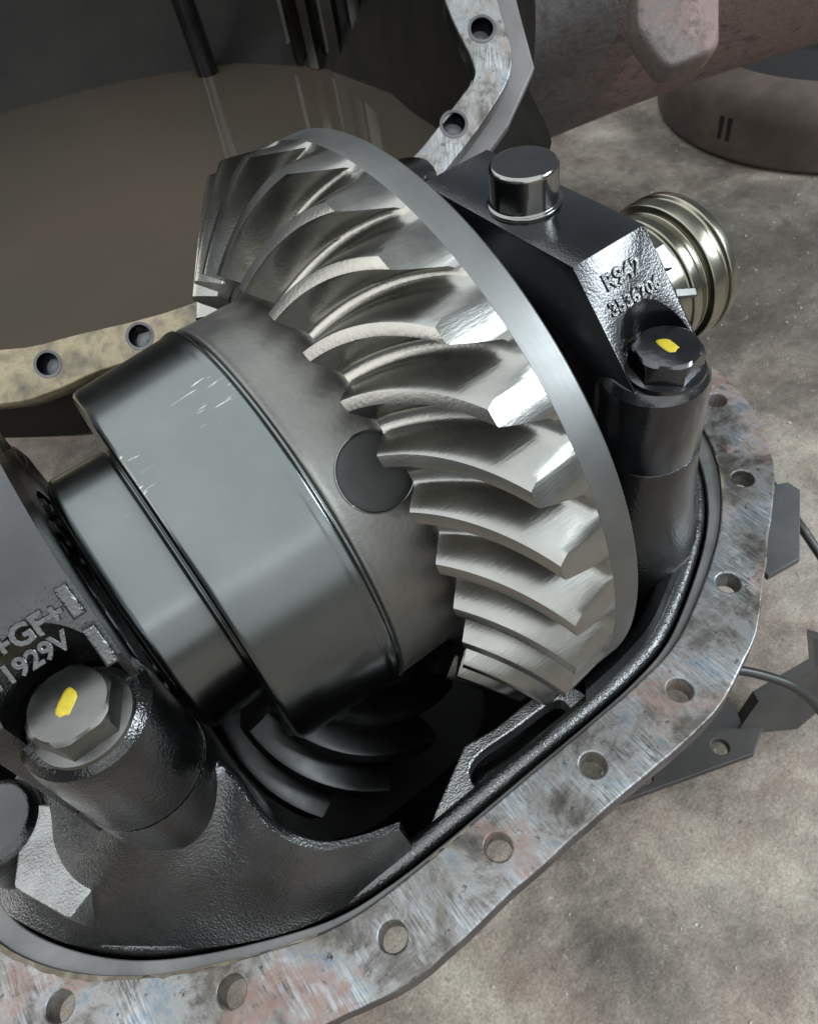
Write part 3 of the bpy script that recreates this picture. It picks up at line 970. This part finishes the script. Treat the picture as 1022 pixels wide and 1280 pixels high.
# far right side of that flange is scraped bare steel
hf.materials.append(M['flange'])
for p in hf.polygons:
    if p.center.x > hp(470, 0)[0]:
        p.material_index = 1
# thread bushes
bush = mesh_from_bm(loft([[(r * math.cos(2 * math.pi * k / 32), r * math.sin(2 * math.pi * k / 32), z) for k in range(32)] for r, z in ((0.0150, -0.001), (0.0148, 0.0006), (0.0118, 0.0008), (0.0108, -0.001), (0.0100, -0.02), (0.0001, -0.021))]), 'threaded_hole', 40)
for p in hh:
    x, y, _ = hp(*p)
    obj('threaded_hole', bush, 'darkbolt', hs, Matrix.Translation((x, y, 0.0)))
# bowl
cxh, cyh = hp(-45, -110)[:2]
pb_ = [Vector(p) for p in bspl([(x, y) for x, y in hI], 4)]
rings = []
for s, z in ((1.0, -0.004), (1.0, -0.06), (0.98, -0.16), (0.9, -0.27), (0.72, -0.36), (0.45, -0.42), (0.1, -0.44)):
    rings.append([(cxh + (p.x - cxh) * s, cyh + (p.y - cyh) * s, z) for p in pb_])
for s, z in ((0.1, -0.46), (0.5, -0.44), (0.78, -0.375), (1.04, -0.275), (1.16, -0.17), (1.18, -0.09), (1.08, -0.031)):
    rings.append([(cxh + (p.x - cxh) * s, cyh + (p.y - cyh) * s, z) for p in pb_])
obj('housing_bowl', mesh_from_bm(loft(rings), 'housing_bowl', 60), 'bowl', hs, None, 'brown oily inside of the housing bowl')
# axle arm to the right
def hq(px, py, depth):
    """local point seen towards px,py at a given extra depth behind the flange plane"""
    k = (HD + depth) / HD
    x, y, _ = hp(px, py)
    return Vector((x * k, y * k, -depth))
A, B = hq(606, -50, 0.24), hq(1130, -165, 0.24)
ax = (B - A).normalized()
ay = Vector((-ax.y, ax.x, 0)).normalized()
az = ax.cross(ay)
rings = []
n_st = 26
for i in range(n_st):
    t = i / (n_st - 1)
    c = A.lerp(B, t)
    hw = 0.150 + 0.075 * (1 - t) ** 1.6
    hd = 0.22 - 0.01 * t
    ring_ = []
    for k in range(40):
        a = 2 * math.pi * k / 40
        ca, sa = math.cos(a), math.sin(a)
        e = 0.62
        ring_.append(c + ay * hw * math.copysign(abs(ca) ** e, ca) + az * hd * math.copysign(abs(sa) ** e, sa))
    rings.append(ring_)
obj('axle_tube', mesh_from_bm(loft(rings, True, True, True), 'axle_tube', 50), 'tube', hs, None, 'red-brown tapered axle arm')
# spring pad welded on the arm
sp = [tuple(p) for p in rounded([hp(800, -60)[:2], hp(905, -60)[:2], hp(905, 52)[:2], hp(838, 78)[:2], hp(800, 25)[:2]], 0.012, 4, True)]
obj('spring_pad', plate('spring_pad', [sp], 0.04, 0.006), 'tube', hs, Matrix.Translation((0, 0, -0.030)), 'pinkish pad on the axle arm')
# grey side plate next to the flange
gp = [hp(545, 205)[:2], hp(585, 215)[:2], hp(640, 140)[:2], hp(673, 66)[:2], hp(655, 0)[:2], hp(640, -60)[:2], hp(590, -60)[:2], hp(600, 60)[:2]]
obj('side_plate', plate('side_plate', [gp], 0.02, 0.002), 'tubegrey', hs, Matrix.Translation((0, 0, -0.036)), 'smooth grey plate behind the bare flange')

# ------------------------------------------------------------------ oil in the bowl (horizontal)
lip_low = hm @ Vector(hp(100, 418))
OZ = lip_low.z - 0.006
oil_bm = bmesh.new()
oil_bm.from_mesh(next(o for o in hs.children if o.name.startswith('housing_bowl')).data)
oil_bm.transform(hm)
ret = bmesh.ops.bisect_plane(oil_bm, geom=oil_bm.verts[:] + oil_bm.edges[:] + oil_bm.faces[:], plane_co=(0, 0, OZ), plane_no=(0, 0, 1))
cut = [e for e in ret['geom_cut'] if isinstance(e, bmesh.types.BMVert)]
xs = [v.co.copy() for v in cut]
oil_bm.free()
cen = sum(xs, Vector()) / len(xs)
bins = {}
for v in xs:
    a = int((math.atan2(v.y - cen.y, v.x - cen.x) + math.pi) / (2 * math.pi) * 60)
    d = (v - cen).length
    if a not in bins or d < bins[a][0]:
        bins[a] = (d, v)
loop = [bins[a][1].lerp(cen, -0.02) for a in sorted(bins)]
bm = bmesh.new()
top = [bm.verts.new(p) for p in loop]
bot = [bm.verts.new((cen.x + (p.x - cen.x) * 0.97, cen.y + (p.y - cen.y) * 0.97, p.z - 0.02)) for p in loop]
bm.faces.new(top)
bm.faces.new(bot[::-1])
for i in range(len(top)):
    j = (i + 1) % len(top)
    bm.faces.new((top[i], bot[i], bot[j], top[j]))
oil = obj('gear_oil', mesh_from_bm(bm, 'gear_oil', 30), 'oil')
tag(oil, 'pool of brown gear oil lying in the open axle housing', 'oil', kind='stuff')

# dark shaft and splined gear dipping into the oil
def at_px(px, py, depth):
    return CAM - back * depth + right * ((px - 511) / 960.44 * depth) + up * (-(py - 640) / 960.44 * depth)
def ray_z(px, py, z):
    d = at_px(px, py, 1.0) - CAM
    return CAM + d * ((z - CAM.z) / d.z)
s0 = ray_z(263, 100, OZ - 0.01)
sh = obj('oil_pipe', mesh_from_bm(tube([s0, s0 + Vector((0, 0.01, 0.12)), s0 + Vector((0, 0.03, 0.4))], 0.017, 20), 'oil_pipe', 50), 'cast_smooth')
tag(sh, 'black upright pipe standing in the oil of the axle housing', 'pipe')
g0 = ray_z(440, 62, OZ - 0.01)
sg = thing('splined_shaft', 'dark splined shaft end above the oil at the top of the photo', 'shaft', g0)
obj('shaft_core', mesh_from_bm(lathe_z([(0, 0.082), (0.4, 0.082)], 48), 'shaft_core', 40), 'cast_smooth', sg)
spl = plate('spline', [[(-.011, 0), (.011, 0), (.008, .020), (-.008, .020)]], 0.40, 0.002)
for k in range(16):
    a = 2 * math.pi * k / 16
    obj('spline', spl, 'pin', sg, Matrix.Rotation(a, 4, 'Z') @ Matrix.Translation((0, 0.079, 0.21)))

# ------------------------------------------------------------------ brake drum on the floor at the right
bd = thing('brake_drum', 'brown dusty brake drum lying on the floor under the axle arm', 'brake drum', (1.44, 0.56, GZ))
obj('drum_shell', mesh_from_bm(lathe_z(rounded([(0.001, 0.315), (0.004, 0.337), (0.095, 0.335), (0.125, 0.320), (0.150, 0.285), (0.145, 0.270), (0.02, 0.262)], 0.016), 96, False), 'drum_shell', 50), 'drum', bd)
obj('drum_face', mesh_from_bm(lathe_z(rounded([(0.05, 0.2545), (0.106, 0.2600), (0.118, 0.250), (0.150, 0.17), (0.185, 0.15), (0.190, 0.0001)], 0.010), 96), 'drum_face', 50), 'dark', bd, None, 'drum face coloured dark for the shade under the axle arm')  # near-black colour paints the axle arm's shade onto the drum face
base_a = math.atan2(-0.23, -0.13)
for k in range(12):
    a = base_a + 2 * math.pi * (k // 2) / 6 + (k % 2) * 0.055
    obj('slot', plate('slot', [[(-.0045, 0), (.0045, 0), (.0045, .045), (-.0045, .045)]], 0.004, 0.0004), 'dark', bd,
        frame((0.3345 * math.cos(a), 0.3345 * math.sin(a), 0.040), (-math.sin(a), math.cos(a), 0), (0, 0, 1)))

# ------------------------------------------------------------------ bracket and cables at the right
bk = thing('steel_bracket', 'black bent steel bracket with bolt holes under the flange edge', 'bracket')
BZ = -0.36
bpl = plate('bracket_plate', [[(-.06, -.205), (0.000, -.229), (.144, -.281), (.176, -.268), (.158, -.243), (.060, -.205)]] + [circle(.125, -.256, .0085, 20), circle(.046, -.230, .0085, 20)], 0.010, 0.0012)
obj('bracket_plate', bpl, 'bracket', bk, Matrix.Translation((0, 0, BZ)))
web = [[(.150, -.256, BZ - .004), (.168, -.256, BZ + .05), (.235, -.268, BZ + .052), (.262, -.246, BZ + .05), (.290, -.27, BZ + .03), (.262, -.292, BZ - .01), (.20, -.290, BZ - .004)]]
b2 = [[(x + .004, y + .010, z) for x, y, z in web[0]]]
obj('bracket_web', mesh_from_bm(loft([web[0], b2[0]], True, True, True), 'bracket_web', 30), 'bracket', bk)
obj('stiffener', mesh_from_bm(loft([[(.128, -.235, BZ + .004), (.158, -.258, BZ + .004), (.150, -.232, BZ + .055)], [(.134, -.229, BZ + .004), (.163, -.252, BZ + .004), (.154, -.226, BZ + .055)]], True, True, True), 'stiffener', 30), 'tab', bk)
c1 = [ray_z(905, 835, -0.20), ray_z(945, 842, -0.21), ray_z(985, 855, -0.22), ray_z(1010, 872, -0.24), ray_z(1030, 895, -0.27)]
o = obj('cable', mesh_from_bm(tube(bspl(c1, 6, False), 0.0042, 10), 'cable', 60), 'rubber')
tag(o, 'thin black cable curving out from under the flange above the bracket', 'cable')
c2 = [ray_z(960, 600, -0.30), ray_z(998, 655, -0.30), ray_z(1015, 680, -0.31), ray_z(1045, 725, -0.33)]
o = obj('cable', mesh_from_bm(tube(bspl(c2, 6, False), 0.0050, 10), 'cable', 60), 'rubber')
tag(o, 'short straight black cable behind the grey tab at the right edge', 'cable')

# ------------------------------------------------------------------ grit on the floor
bm = bmesh.new()
for i in range(1300):
    x, y = random.uniform(-0.5, 1.6), random.uniform(-0.75, 1.6)
    s = random.choice((0.0012, 0.0015, 0.002, 0.0028)) * random.uniform(0.6, 1.2)
    mt = Matrix.Translation((x, y, s * 0.3)) @ Matrix.Rotation(random.uniform(0, 6), 4, 'Z') @ Matrix.Diagonal((s, s * random.uniform(0.5, 1), s * 0.6, 1))
    bmesh.ops.create_icosphere(bm, subdivisions=1, radius=1, matrix=mt)
gr = obj('grit', mesh_from_bm(bm, 'grit', 20), 'chip')
gr.location = (0, 0, GZ)
tag(gr, 'pale grit and chips scattered over the concrete floor', 'grit', kind='stuff')
